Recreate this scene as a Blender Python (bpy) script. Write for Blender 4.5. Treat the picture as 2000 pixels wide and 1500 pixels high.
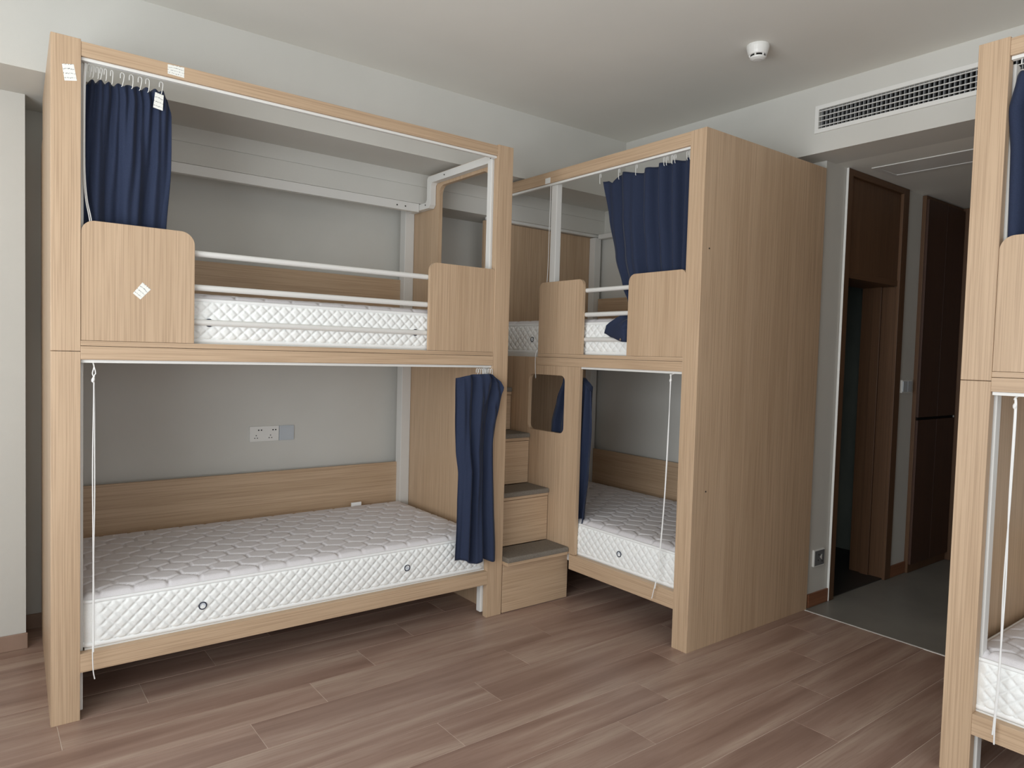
import bpy, bmesh, math, random
from mathutils import Vector, Matrix, geometry
random.seed(7)
for o in list(bpy.data.objects): bpy.data.objects.remove(o)
SC = bpy.context.scene
COL = SC.collection

# ------------------------------------------------------------------ camera
cam_d = bpy.data.cameras.new('camera'); cam = bpy.data.objects.new('camera', cam_d); COL.objects.link(cam)
cam_d.sensor_fit = 'HORIZONTAL'; cam_d.sensor_width = 36.0; cam_d.lens = 36.0 * 1376.683 / 2000.0
cam_d.clip_start = 0.05; cam_d.clip_end = 100
R_ = Vector((0.79302517, -0.60854377, 0.02802777)); U_ = Vector((0.00424933, 0.05153303, 0.99866225)); F_ = Vector((0.60917405, 0.7918452, -0.04345289))
cam.matrix_world = Matrix(((R_.x, U_.x, -F_.x, -0.22828), (R_.y, U_.y, -F_.y, -3.01696), (R_.z, U_.z, -F_.z, 1.42202), (0, 0, 0, 1)))
SC.camera = cam

# ------------------------------------------------------------------ world, daylight, exposure
W = bpy.data.worlds.new('world'); SC.world = W; W.use_nodes = True
bg = W.node_tree.nodes['Background']; bg.inputs[0].default_value = (0.80, 0.90, 1.0, 1); bg.inputs[1].default_value = 1.0
def area(name, loc, rot, sx, sy, power, col):
    d = bpy.data.lights.new(name, 'AREA'); d.shape = 'RECTANGLE'; d.size = sx; d.size_y = sy; d.energy = power; d.color = col
    o = bpy.data.objects.new(name, d); COL.objects.link(o); o.location = loc; o.rotation_euler = rot; return o
# overcast daylight entering through the window opening in the left wall, facing into the room (+X)
area('window_daylight', (-1.78, -2.45, 1.45), (0, -math.pi/2-.42, 0), 1.9, 3.4, 116, (0.95, 0.98, 1.0))
# added fill light at an invented opening behind the camera, facing +Y
area('front_fill_light', (0.75, -5.14, 1.30), (math.pi/2+.42, 0, 0), 3.6, 2.3, 17, (0.97, 0.985, 1.0))
SC.view_settings.view_transform = 'Standard'; SC.view_settings.look = 'None'
SC.view_settings.gamma = 1.0; SC.view_settings.exposure = 0.15; SC.view_settings.use_curve_mapping = False
SC.cycles.diffuse_bounces = 6

# ------------------------------------------------------------------ materials
def lin(c):
    return tuple(((v/255)/12.92 if v/255 <= .04045 else ((v/255+.055)/1.055)**2.4) for v in c) + (1.0,)
def base_mat(name, col, rough=.5, spec=.5, metal=0.0):
    m = bpy.data.materials.new(name); m.use_nodes = True
    b = m.node_tree.nodes['Principled BSDF']
    b.inputs['Base Color'].default_value = lin(col); b.inputs['Roughness'].default_value = rough
    b.inputs['Specular IOR Level'].default_value = spec; b.inputs['Metallic'].default_value = metal
    return m
def nodes(m):
    t = m.node_tree; return t, t.nodes, t.links, t.nodes['Principled BSDF']
def noise_mat(name, c0, c1, scale=(1,1,1), nscale=5, detail=5, rough=.6, spec=.4, bump=0.0, bscale=None, rnd=0.0, coord='Object', bdist=.002):
    m = base_mat(name, c0, rough, spec); t, N, L, b = nodes(m)
    tc = N.new('ShaderNodeTexCoord'); mp = N.new('ShaderNodeMapping'); mp.inputs['Scale'].default_value = scale
    L.new(tc.outputs[coord], mp.inputs[0])
    src = mp.outputs[0]
    if rnd:
        oi = N.new('ShaderNodeObjectInfo'); ad = N.new('ShaderNodeVectorMath'); ad.operation = 'MULTIPLY_ADD'
        ad.inputs[1].default_value = (37, 51, 23); L.new(oi.outputs['Random'], ad.inputs[0]); L.new(mp.outputs[0], ad.inputs[2]); src = ad.outputs[0]
    nz = N.new('ShaderNodeTexNoise'); nz.inputs['Scale'].default_value = nscale; nz.inputs['Detail'].default_value = detail
    L.new(src, nz.inputs['Vector'])
    rp = N.new('ShaderNodeValToRGB'); rp.color_ramp.elements[0].position = .3; rp.color_ramp.elements[1].position = .7
    rp.color_ramp.elements[0].color = lin(c0); rp.color_ramp.elements[1].color = lin(c1)
    L.new(nz.outputs['Fac'], rp.inputs[0]); out = rp.outputs[0]
    if rnd:
        hs = N.new('ShaderNodeHueSaturation'); mr = N.new('ShaderNodeMapRange'); mr.inputs[3].default_value = 1-rnd; mr.inputs[4].default_value = 1+rnd
        L.new(oi.outputs['Random'], mr.inputs[0]); L.new(mr.outputs[0], hs.inputs['Value']); L.new(out, hs.inputs['Color']); out = hs.outputs[0]
    L.new(out, b.inputs['Base Color'])
    if bump:
        bp = N.new('ShaderNodeBump'); bp.inputs['Strength'].default_value = bump; bp.inputs['Distance'].default_value = bdist
        n2 = nz
        if bscale:
            n2 = N.new('ShaderNodeTexNoise'); n2.inputs['Scale'].default_value = bscale; n2.inputs['Detail'].default_value = 3; L.new(src, n2.inputs['Vector'])
        L.new(n2.outputs['Fac'], bp.inputs['Height']); L.new(bp.outputs[0], b.inputs['Normal'])
    return m
def wood_mat(name, axis, ca, cb, cc, rough=.42, spec=.35, fine=1.0):
    """straight-grained laminate: broad tone bands + fine pores, both stretched along one axis"""
    m = base_mat(name, ca, rough, spec); t, N, L, b = nodes(m)
    tc = N.new('ShaderNodeTexCoord')
    def stretched(cross, along, nscale, detail):
        mp = N.new('ShaderNodeMapping'); s = [cross]*3; s['xyz'.index(axis)] = along; mp.inputs['Scale'].default_value = s
        L.new(tc.outputs['Object'], mp.inputs[0])
        nz = N.new('ShaderNodeTexNoise'); nz.inputs['Scale'].default_value = nscale; nz.inputs['Detail'].default_value = detail
        L.new(mp.outputs[0], nz.inputs['Vector']); return nz.outputs['Fac']
    n1 = stretched(14, .5, 1, 4); n2 = stretched(230*fine, 2.6, 1, 3)
    r1 = N.new('ShaderNodeValToRGB'); r1.color_ramp.elements[0].position = .34; r1.color_ramp.elements[1].position = .66
    r1.color_ramp.elements[0].color = lin(ca); r1.color_ramp.elements[1].color = lin(cb); L.new(n1, r1.inputs[0])
    r2 = N.new('ShaderNodeValToRGB'); r2.color_ramp.elements[0].position = .36; r2.color_ramp.elements[1].position = .56
    r2.color_ramp.elements[0].color = (1,1,1,1); r2.color_ramp.elements[1].color = (0,0,0,1); L.new(n2, r2.inputs[0])
    mu = N.new('ShaderNodeMath'); mu.operation = 'MULTIPLY'; mu.inputs[1].default_value = .48; L.new(r2.outputs[0], mu.inputs[0])
    mx = N.new('ShaderNodeMixRGB'); mx.inputs[2].default_value = lin(cc); L.new(mu.outputs[0], mx.inputs[0]); L.new(r1.outputs[0], mx.inputs[1])
    L.new(mx.outputs[0], b.inputs['Base Color'])
    bp = N.new('ShaderNodeBump'); bp.inputs['Strength'].default_value = .12; bp.inputs['Distance'].default_value = .001
    L.new(n2, bp.inputs['Height']); L.new(bp.outputs[0], b.inputs['Normal'])
    return m
OAK = {a: wood_mat('oak_laminate_'+a, a, (190,163,134), (200,173,144), (156,129,103)) for a in 'xyz'}
DOORW = {a: wood_mat('brown_door_wood_'+a, a, (96,70,50), (106,78,56), (78,55,39), rough=.45) for a in 'xyz'}
DARKW = wood_mat('dark_brown_closet_wood', 'z', (72,50,40), (80,56,45), (58,40,32), rough=.45)
WALL = noise_mat('wall_paint', (206,205,199), (210,209,203), nscale=3, rough=.9, spec=.15, bump=.15, bscale=260)
CEIL = noise_mat('ceiling_paint', (226,225,218), (230,229,222), nscale=2, rough=.95, spec=.1, bump=.12, bscale=240)
STEEL = base_mat('white_powder_coated_steel', (222,221,217), .38, .45)
WHITEP = base_mat('white_plastic', (230,230,226), .35, .5)
GREYP = base_mat('bluish_grey_plastic', (190,197,203), .4, .5)
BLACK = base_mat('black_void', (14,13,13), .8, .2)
DARKG = base_mat('dark_grey_plastic', (60,60,60), .4, .4)
CHROME = base_mat('brushed_metal', (190,190,188), .25, .5, 1.0)
MIRRORP = base_mat('grey_glass_plate', (110,112,114), .15, .6)
PAD = noise_mat('grey_carpet_tread', (116,109,100), (132,125,115), nscale=140, rough=.95, spec=.1, bump=.6)
CORD = base_mat('white_cotton_cord', (232,232,230), .8, .2)
SCREW = base_mat('screw_dark_metal', (70,68,66), .4, .5, .6)
RING = base_mat('navy_eyelet', (38,44,62), .45, .5)
MESHM = noise_mat('eyelet_mesh', (196,204,212), (224,230,236), nscale=600, rough=.6)
BASEB = wood_mat('reddish_baseboard', 'x', (134,88,62), (146,98,70), (112,72,50))
BASEB2 = noise_mat('grey_brown_baseboard', (150,126,110), (160,134,118), nscale=8, rough=.5)
TILE = noise_mat('grey_porcelain_tile', (124,122,116), (140,138,131), nscale=3, detail=6, rough=.38, spec=.5, bump=.05)
MARBLE = noise_mat('bathroom_marble', (96,104,98), (140,146,138), scale=(1,1,.5), nscale=2.2, detail=8, rough=.35)
DTILE = base_mat('dark_bathroom_tile', (52,50,48), .45, .4)
MAT_SIDE = noise_mat('mattress_border_fabric', (236,238,236), (244,245,243), nscale=220, rough=.7, spec=.25, bump=.15)
MAT_TOP = noise_mat('mattress_top_fabric', (222,219,221), (232,229,231), nscale=300, rough=.75, spec=.25, bump=.2)
MAT_TAPE = base_mat('mattress_tape', (240,241,240), .65, .3)
NAVY = noise_mat('navy_curtain_cloth', (38,46,66), (46,55,79), scale=(1,1,1), nscale=500, detail=2, rough=.82, spec=.2, bump=.25)
N_, = [NAVY.node_tree.nodes['Principled BSDF']]; N_.inputs['Sheen Weight'].default_value = .12; N_.inputs['Sheen Roughness'].default_value = .4
def plank_mat():
    m = base_mat('walnut_laminate_plank', (150,120,104), .36, .42); t, N, L, b = nodes(m)
    tc = N.new('ShaderNodeTexCoord'); oi = N.new('ShaderNodeObjectInfo')
    def st(scale, ns, det, dist=0.0):
        mp = N.new('ShaderNodeMapping'); mp.inputs['Scale'].default_value = scale; L.new(tc.outputs['Object'], mp.inputs[0])
        ad = N.new('ShaderNodeVectorMath'); ad.operation = 'MULTIPLY_ADD'; ad.inputs[1].default_value = (41, 29, 13)
        L.new(oi.outputs['Random'], ad.inputs[0]); L.new(mp.outputs[0], ad.inputs[2])
        nz = N.new('ShaderNodeTexNoise'); nz.inputs['Scale'].default_value = ns; nz.inputs['Detail'].default_value = det; nz.inputs['Distortion'].default_value = dist
        L.new(ad.outputs[0], nz.inputs['Vector']); return nz.outputs['Fac']
    a = st((.8, 11, 1), 1, 5, .5); c = st((6, 130, 1), 1, 3)
    r = N.new('ShaderNodeValToRGB'); e = r.color_ramp.elements; e[0].position = .30; e[1].position = .72
    e[0].color = lin((134,108,96)); e[1].color = lin((182,161,146)); k = e.new(.5); k.color = lin((156,130,117)); L.new(a, r.inputs[0])
    r2 = N.new('ShaderNodeValToRGB'); r2.color_ramp.elements[0].position = .35; r2.color_ramp.elements[1].position = .5
    r2.color_ramp.elements[0].color = (1,1,1,1); r2.color_ramp.elements[1].color = (0,0,0,1); L.new(c, r2.inputs[0])
    mu = N.new('ShaderNodeMath'); mu.operation = 'MULTIPLY'; mu.inputs[1].default_value = .3; L.new(r2.outputs[0], mu.inputs[0])
    mx = N.new('ShaderNodeMixRGB'); mx.inputs[2].default_value = lin((130,103,90)); L.new(mu.outputs[0], mx.inputs[0]); L.new(r.outputs[0], mx.inputs[1])
    hs = N.new('ShaderNodeHueSaturation'); mr = N.new('ShaderNodeMapRange'); mr.inputs[3].default_value = .97; mr.inputs[4].default_value = 1.03
    L.new(oi.outputs['Random'], mr.inputs[0]); L.new(mr.outputs[0], hs.inputs['Value']); L.new(mx.outputs[0], hs.inputs['Color'])
    L.new(hs.outputs[0], b.inputs['Base Color'])
    bp = N.new('ShaderNodeBump'); bp.inputs['Strength'].default_value = .1; bp.inputs['Distance'].default_value = .001
    L.new(c, bp.inputs['Height']); L.new(bp.outputs[0], b.inputs['Normal']); return m
PLANK = plank_mat()
PLANKGAP = base_mat('pale_plank_edge', (226,212,200), .5, .4)
def print_mat():
    """white paper label with rows of small dark print"""
    m = base_mat('printed_paper_label', (238,238,232), .6, .3); t, N, L, b = nodes(m)
    tc = N.new('ShaderNodeTexCoord'); br = N.new('ShaderNodeTexBrick'); br.inputs['Scale'].default_value = 1
    mp = N.new('ShaderNodeMapping'); mp.inputs['Scale'].default_value = (150, 150, 150); L.new(tc.outputs['UV'], mp.inputs[0])
    nz = N.new('ShaderNodeTexNoise'); nz.inputs['Scale'].default_value = 1; nz.inputs['Detail'].default_value = 2
    mp2 = N.new('ShaderNodeMapping'); mp2.inputs['Scale'].default_value = (13, 17, 1); L.new(tc.outputs['UV'], mp2.inputs[0]); L.new(mp2.outputs[0], nz.inputs['Vector'])
    wv = N.new('ShaderNodeTexWave'); wv.bands_direction = 'Y'; wv.inputs['Scale'].default_value = 1.1; wv.inputs['Distortion'].default_value = 3; L.new(tc.outputs['UV'], wv.inputs['Vector'])
    N.remove(br); N.remove(mp)
    mu = N.new('ShaderNodeMath'); mu.operation = 'MULTIPLY'; L.new(nz.outputs['Fac'], mu.inputs[0]); L.new(wv.outputs['Fac'], mu.inputs[1])
    rp = N.new('ShaderNodeValToRGB'); e = rp.color_ramp.elements; e[0].position = .46; e[1].position = .58; e[0].color = lin((238,238,232)); e[1].color = lin((80,82,84))
    L.new(mu.outputs[0], rp.inputs[0]); L.new(rp.outputs[0], b.inputs['Base Color']); return m
PRINT = print_mat()

# ------------------------------------------------------------------ object helpers
def tag(o, label=None, cat=None, group=None, kind=None):
    if label: o['label'] = label
    if cat: o['category'] = cat
    if group: o['group'] = group
    if kind: o['kind'] = kind
    return o
def empty(name, loc):
    o = bpy.data.objects.new(name, None); COL.objects.link(o); o.location = loc; o.empty_display_size = .1; return o
def org(parent):
    v = Vector((0,0,0))
    while parent: v += parent.location; parent = parent.parent
    return v
def obj(name, bm, mat, parent=None, smooth=False, bevel=0.0, recalc=True):
    """link a bmesh given in world coordinates as one mesh object under parent"""
    if recalc: bmesh.ops.recalc_face_normals(bm, faces=bm.faces)
    off = org(parent)
    if off.length: bmesh.ops.translate(bm, verts=bm.verts, vec=-off)
    me = bpy.data.meshes.new(name); bm.to_mesh(me); bm.free()
    if smooth:
        for p in me.polygons: p.use_smooth = True
    for mm in (mat if isinstance(mat, (list, tuple)) else [mat]): me.materials.append(mm)
    o = bpy.data.objects.new(name, me); COL.objects.link(o)
    if parent: o.parent = parent
    if bevel:
        bv = o.modifiers.new('bevel', 'BEVEL'); bv.width = bevel; bv.segments = 2; bv.limit_method = 'ANGLE'; bv.harden_normals = False
    return o
ID = lambda a, b, c: (a, b, c)
def addbox(bm, p0, p1, T=ID):
    (a0,b0,c0),(a1,b1,c1) = p0, p1
    vs = [bm.verts.new(T(*q)) for q in ((a0,b0,c0),(a1,b0,c0),(a1,b1,c0),(a0,b1,c0),(a0,b0,c1),(a1,b0,c1),(a1,b1,c1),(a0,b1,c1))]
    for f in ((0,3,2,1),(4,5,6,7),(0,1,5,4),(1,2,6,5),(2,3,7,6),(3,0,4,7)): bm.faces.new([vs[i] for i in f])
def box(name, p0, p1, mat, parent=None, T=ID, bevel=.0015):
    bm = bmesh.new(); addbox(bm, p0, p1, T); return obj(name, bm, mat, parent, bevel=bevel)
def rrect(a0, b0, a1, b1, r, n=6):
    """rounded rectangle outline; r = radius or (bl, br, tr, tl)"""
    r = (r,)*4 if not isinstance(r, (tuple, list)) else r
    out = []
    for (cx, cy, rr, st) in ((a0, b0, r[0], math.pi), (a1, b0, r[1], 1.5*math.pi), (a1, b1, r[2], 0), (a0, b1, r[3], .5*math.pi)):
        sx = 1 if cx == a0 else -1; sy = 1 if cy == b0 else -1
        if rr <= 0: out.append((cx, cy)); continue
        for i in range(n+1):
            a = st + .5*math.pi*i/n; out.append((cx + sx*rr + rr*math.cos(a), cy + sy*rr + rr*math.sin(a)))
    return out
def addplate(bm, outline, holes, c0, c1, T):
    loops = [outline] + list(holes)
    pts = [p for l in loops for p in l]
    tris = geometry.tessellate_polygon([[Vector((p[0], p[1], 0)) for p in l] for l in loops])
    lo = [bm.verts.new(T(p[0], p[1], c0)) for p in pts]; hi = [bm.verts.new(T(p[0], p[1], c1)) for p in pts]
    for t in tris:
        try: bm.faces.new([lo[i] for i in t]); bm.faces.new([hi[i] for i in reversed(t)])
        except ValueError: pass
    k = 0
    for l in loops:
        n = len(l)
        for i in range(n):
            a, b = k+i, k+(i+1) % n; bm.faces.new([lo[a], lo[b], hi[b], hi[a]])
        k += n
def plate(name, outline, holes, c0, c1, T, mat, parent=None, bevel=0.0):
    bm = bmesh.new(); addplate(bm, outline, holes, c0, c1, T); return obj(name, bm, mat, parent, bevel=bevel)
def addtube(bm, path, r, n=8, caps=True):
    path = [Vector(p) for p in path]; rings = []; prev = None
    for i, p in enumerate(path):
        d = (path[min(i+1, len(path)-1)] - path[max(i-1, 0)]).normalized()
        a = Vector((0,0,1)) if abs(d.z) < .9 else Vector((1,0,0))
        if prev is not None: a = prev
        s = d.cross(a).normalized(); t = s.cross(d).normalized(); prev = t
        rr = r[i] if isinstance(r, (list, tuple)) else r
        rings.append([bm.verts.new(p + rr*(math.cos(2*math.pi*k/n)*s + math.sin(2*math.pi*k/n)*t)) for k in range(n)])
    for A, B in zip(rings, rings[1:]):
        for k in range(n): bm.faces.new([A[k], A[(k+1) % n], B[(k+1) % n], B[k]])
    if caps:
        for rg, rev in ((rings[0], True), (rings[-1], False)):
            c = [bm.verts.new(v.co) for v in rg]; f = bm.faces.new(c[::-1] if rev else c)
def tube(name, path, r, mat, parent=None, n=8):
    bm = bmesh.new(); addtube(bm, path, r, n); return obj(name, bm, mat, parent, smooth=True)
def addlathe(bm, prof, cx, cy, n=32):
    rings = [[bm.verts.new((cx+r*math.cos(2*math.pi*k/n), cy+r*math.sin(2*math.pi*k/n), z)) for k in range(n)] for r, z in prof]
    for A, B in zip(rings, rings[1:]):
        for k in range(n): bm.faces.new([A[k], A[(k+1) % n], B[(k+1) % n], B[k]])
    bm.faces.new(rings[0][::-1]); bm.faces.new(rings[-1])
def struct(o): o['kind'] = 'structure'; return o
def sbox(name, p0, p1, mat, bevel=0.0): return struct(box(name, p0, p1, mat, None, ID, bevel))

# ------------------------------------------------------------------ the room
X0, X1, Y0, Y1, ZC = -1.70, 3.60, -5.10, 1.12, 2.92
XB, ZB = 3.43, 2.555             # face and underside of the beam on the right wall
YC = -0.89                       # left side wall of the corridor
floor = struct(box('floor', (X0-.1, Y0-.1, -.06), (3.557, Y1+.1, -.0014), PLANKGAP, None, ID, 0)); floor['label'] = 'brown laminate plank floor'
PL, PW, PT = 1.195, .1935, .003
pm = {}
def plank(x0, x1, y0, y1):
    g = .0011
    key = (round(x1-x0, 3), round(y1-y0, 3))
    if key not in pm:
        bm = bmesh.new(); lx, ly = (x1-x0)/2-g, (y1-y0)/2-g
        e = .0005
        lo = [bm.verts.new((sx*lx, sy*ly, -.0014)) for sx, sy in ((-1,-1),(1,-1),(1,1),(-1,1))]
        md = [bm.verts.new((sx*lx, sy*ly, -e)) for sx, sy in ((-1,-1),(1,-1),(1,1),(-1,1))]
        hi = [bm.verts.new((sx*(lx-e), sy*(ly-e), 0)) for sx, sy in ((-1,-1),(1,-1),(1,1),(-1,1))]
        for a, b in ((lo, md), (md, hi)):
            for i in range(4): bm.faces.new([a[i], a[(i+1) % 4], b[(i+1) % 4], b[i]])
        bm.faces.new(hi); me = bpy.data.meshes.new('plank'); bm.normal_update(); bm.to_mesh(me); bm.free(); me.materials.append(PLANK); pm[key] = me
    o = bpy.data.objects.new('plank', pm[key]); COL.objects.link(o); o.parent = floor; o.location = ((x0+x1)/2, (y0+y1)/2, 0)
r = -6
while True:
    yt = .003 - PW*r; yb = yt - PW
    if yt < Y0: break
    j = 1.214 - .306*r; j -= PL*math.ceil((j - X0)/PL)
    while j < 3.553:
        a, b = max(j, X0), min(j+PL, 3.553)
        if b - a > .02 and min(yt, Y1) - max(yb, Y0) > .02: plank(a, b, max(yb, Y0), min(yt, Y1))
        j += PL
    r += 1
sbox('floor_corridor', (3.557, -2.02, -.06), (5.75, 1.12, -.002), TILE)
t1 = sbox('trim_1', (3.551, -2.02, -.004), (3.561, YC, .0014), WHITEP); t1['label'] = 'thin metal threshold strip between plank floor and grey tile'
sbox('ceiling', (X0-.1, Y0-.1, ZC), (3.7, Y1+.1, ZC+.1), CEIL)
# back wall with its stepped beam
sbox('wall_back', (-.9, Y1, 0), (X1+.1, Y1+.12, ZC), WALL)
bm = bmesh.new(); addbox(bm, (X0-.1, .50, 2.517), (X1+.1, Y1, ZC))
bmb = struct(obj('ceiling_beam_back', bm, WALL))
bm = bmesh.new(); addbox(bm, (.10, .86, 2.441), (X1+.1, Y1, 2.517)); addbox(bm, (.10, .864, 2.437), (X1+.1, Y1, 2.441)); addbox(bm, (.10, .86, 2.335), (X1+.1, Y1, 2.437))
struct(obj('ceiling_beam_back_lower', bm, WALL))
sbox('wall_column_left', (X0-.1, .87, 0), (-.03, Y1+.12, 2.517), WALL)
sbox('baseboard_column', (X0, .858, 0), (-.024, .87, .072), BASEB2, .002)
sbox('baseboard_back', (-.03, Y1-.012, 0), (X1, Y1, .072), BASEB2, .002)
# right wall (behind the two right-hand bunks), beam, corridor
sbox('wall_right', (X1, YC, 0), (X1+.10, Y1+.12, ZB), WALL)
sbox('wall_right_near', (X1, Y0-.1, 0), (X1+.10, -2.02, ZB), WALL)
GY0, GY1, GZ0, GZ1 = -2.02, -.93, 2.683, 2.786          # grille opening in the beam
bm = bmesh.new()
addplate(bm, [(Y0-.1, ZB), (Y1, ZB), (Y1, ZC), (Y0-.1, ZC)], [[(GY0, GZ0), (GY0, GZ1), (GY1, GZ1), (GY1, GZ0)]], XB, XB+.12, lambda a, b, c: (c, a, b))
addbox(bm, (XB+.12, Y0-.1, ZB), (X1+.1, Y1, ZC))
struct(obj('ceiling_beam_right', bm, WALL))
sbox('ceiling_corridor', (X1+.1, -2.1, ZB), (5.75, 1.12, ZC), CEIL)
bm = bmesh.new(); addbox(bm, (X1+.1, YC, 0), (3.82, YC+.22, ZB)); addbox(bm, (4.61, YC, 0), (5.47, YC+.22, ZB)); addbox(bm, (3.82, YC+.03, 1.97), (4.61, YC+.22, ZB))
struct(obj('wall_corridor_left', bm, WALL))
sbox('wall_corridor_right', (X1+.1, -2.14, 0), (5.75, -2.02, ZB), WALL)
sbox('wall_corridor_end', (5.47, -2.1, 0), (5.75, YC+.02, ZB), WALL)
sbox('baseboard_corridor_left', (X1, YC-.012, 0), (3.818, YC, .078), BASEB, .002)
sbox('baseboard_corridor_middle', (4.612, YC-.012, 0), (4.828, YC, .078), BASEB, .002)
# bathroom behind the open doorway
sbox('wall_bathroom_right', (5.05, YC+.12, 0), (5.15, 1.12, 2.45), MARBLE)
sbox('wall_bathroom_back', (X1+.1, .55, 0), (5.05, .65, 2.45), MARBLE)
sbox('ceiling_bathroom', (X1+.1, YC+.12, 2.40), (5.05, .55, 2.50), CEIL)
sbox('floor_bathroom', (X1+.1, YC+.01, -.002), (5.05, .55, .004), DTILE)
# window wall and wall behind the camera (out of view; left opening lets in daylight, rear one is added for fill)
bm = bmesh.new(); addplate(bm, [(Y0-.1, 0), (.98, 0), (.98, ZC), (Y0-.1, ZC)], [[(-4.15, .50), (-4.15, 2.40), (-.55, 2.40), (-.55, .50)]], X0-.12, X0, lambda a, b, c: (c, a, b))
struct(obj('wall_left', bm, WALL))
bm = bmesh.new(); addplate(bm, [(X0-.1, 0), (X1+.1, 0), (X1+.1, ZC), (X0-.1, ZC)], [[(-1.05, .12), (-1.05, 2.48), (2.55, 2.48), (2.55, .12)]], Y0-.12, Y0, lambda a, b, c: (a, c, b))
struct(obj('wall_front', bm, WALL))
wf = struct(empty('window_added_fill', (.75, Y0-.06, .12)))  # invented window frame around the added fill light
for xx in (-1.03, .15, 1.35, 2.53): box('window_mullion', (xx-.025, Y0-.09, .12), (xx+.025, Y0-.03, 2.48), STEEL, wf)
for zz in (.145, 2.455): box('window_rail', (-1.05, Y0-.09, zz-.025), (2.55, Y0-.03, zz+.025), STEEL, wf)
wf = struct(empty('window_1', (X0-.06, -2.35, .50)))
for yy in (-4.13, -2.95, -1.75, -.57): box('window_mullion', (X0-.09, yy-.025, .50), (X0-.03, yy+.025, 2.40), STEEL, wf)
for zz in (.52, 2.38): box('window_rail', (X0-.09, -4.15, zz-.025), (X0-.03, -.55, zz+.025), STEEL, wf)

# door 1: tall brown frame with a panel above the open doorway
d1 = struct(empty('door_1', (4.2, YC, 0))); d1['label'] = 'tall brown door frame with panel above dark open bathroom doorway'
box('door_casing', (3.822, YC-.014, 0), (3.878, YC+.028, ZB-.002), DOORW['z'], d1)
box('door_casing', (4.530, YC-.014, 0), (4.608, YC+.005, ZB-.002), DOORW['z'], d1)
box('door_jamb', (4.550, YC+.005, 0), (4.608, YC+.10, 1.925), DOORW['z'], d1)
box('door_stop', (4.535, YC+.10, 0), (4.608, YC+.155, 1.925), DOORW['z'], d1)
box('door_jamb', (4.555, YC+.155, 0), (4.608, YC+.235, 1.925), DOORW['z'], d1)
box('door_jamb', (3.822, YC+.03, 0), (3.86, YC+.235, 1.925), DOORW['z'], d1)
box('door_head', (3.878, YC+.0, 1.925), (4.530, YC+.028, 1.962), DOORW['x'], d1)
box('door_head', (3.860, YC+.028, 1.925), (4.555, YC+.235, 1.969), DOORW['x'], d1)
box('transom_panel', (3.878, YC+.004, 1.962), (4.530, YC+.03, 2.515), DOORW['z'], d1)
box('top_casing', (3.878, YC-.014, 2.515), (4.530, YC+.03, ZB-.002), DOORW['x'], d1)
box('lit_edge_strip', (3.817, YC-.016, .0), (3.822, YC-.002, ZB-.002), WHITEP, d1, bevel=.001)  # white strip paints the light caught by the casing's left edge
# corridor closet
cl = tag(empty('hall_closet', (5.15, YC-.02, 0)), 'dark brown tall built-in closet on the corridor wall past the white switch', 'closet')
box('carcass', (4.832, YC-.026, 0), (5.436, YC-.0005, ZB-.004), DOORW['z'], cl)
for x0, x1 in ((4.836, 5.133), (5.136, 5.434)):
    for z0, z1 in ((.06, 1.047), (1.066, ZB-.03)):
        d = box('door', (x0, YC-.042, z0), (x1, YC-.026, z1), DARKW, cl)
box('handle', (4.84, YC-.036, 1.048), (5.415, YC-.028, 1.065), BLACK, cl); box('handle_end', (5.415, YC-.044, 1.048), (5.43, YC-.028, 1.065), CHROME, cl)
# entrance door at the corridor's end
d2 = struct(empty('door_2', (5.56, -1.45, 0))); d2['label'] = 'brown door and casing closing the corridor end'
box('door_casing', (5.44, YC-.12, 0), (5.47, YC-.002, ZB-.004), DOORW['z'], d2)
box('door_leaf', (5.45, -1.98, .005), (5.47, YC-.12, ZB-.004), DOORW['z'], d2)
# ceiling return panel in the corridor
cp = tag(empty('ceiling_access_panel', (4.06, -1.5, ZB)), 'white framed rectangular panel set in the dim corridor ceiling', 'ceiling panel')
bm = bmesh.new(); addplate(bm, [(3.92, -1.95), (4.20, -1.95), (4.20, -.985), (3.92, -.985)], [[(3.95, -1.92), (3.95, -1.015), (4.17, -1.015), (4.17, -1.92)]], ZB-.005, ZB-.0005, ID)
obj('panel_frame', bm, WHITEP, cp, bevel=.001); box('panel', (3.955, -1.915, ZB-.003), (4.165, -1.02, ZB-.0005), WHITEP, cp)

# ------------------------------------------------------------------ air grille in the beam
g = tag(empty('air_grille', (XB, -1.47, GZ0)), 'long white egg-crate air vent grille in the beam over the corridor', 'vent')
TY = lambda a, b, c: (c, a, b)
plate('grille_frame', [(GY0-.022, 2.661), (-.909, 2.661), (-.909, 2.808), (GY0-.022, 2.808)], [[(GY0+.002, GZ0), (GY0+.002, GZ1), (GY1, GZ1), (GY1, GZ0)]], XB-.010, XB-.0005, TY, WHITEP, g, bevel=.001)
box('duct_shade_block', (XB+.030, GY0+.001, GZ0+.001), (XB+.118, GY1-.001, GZ1-.001), BLACK, g, bevel=0)  # black block paints the shade inside the duct
for k in range(4):
    z = GZ0 + .0135 + k*.0262
    box('horizontal_slat', (XB-.007, GY0+.003, z-.0017), (XB+.001, GY1-.001, z+.0017), WHITEP, g, bevel=0)
vm = None
for k in range(48):
    y = GY1 - .012 - k*.0224
    if vm is None:
        o = box('vertical_blade', (XB+.002, y-.0018, GZ0), (XB+.022, y+.0018, GZ1), base_mat('grey_blade', (150,152,154), .5), g, bevel=0); vm = o; y_ref = y
    else:
        c = vm.copy(); COL.objects.link(c); c.parent = g; c.location = vm.location + Vector((0, y-y_ref, 0))
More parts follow.
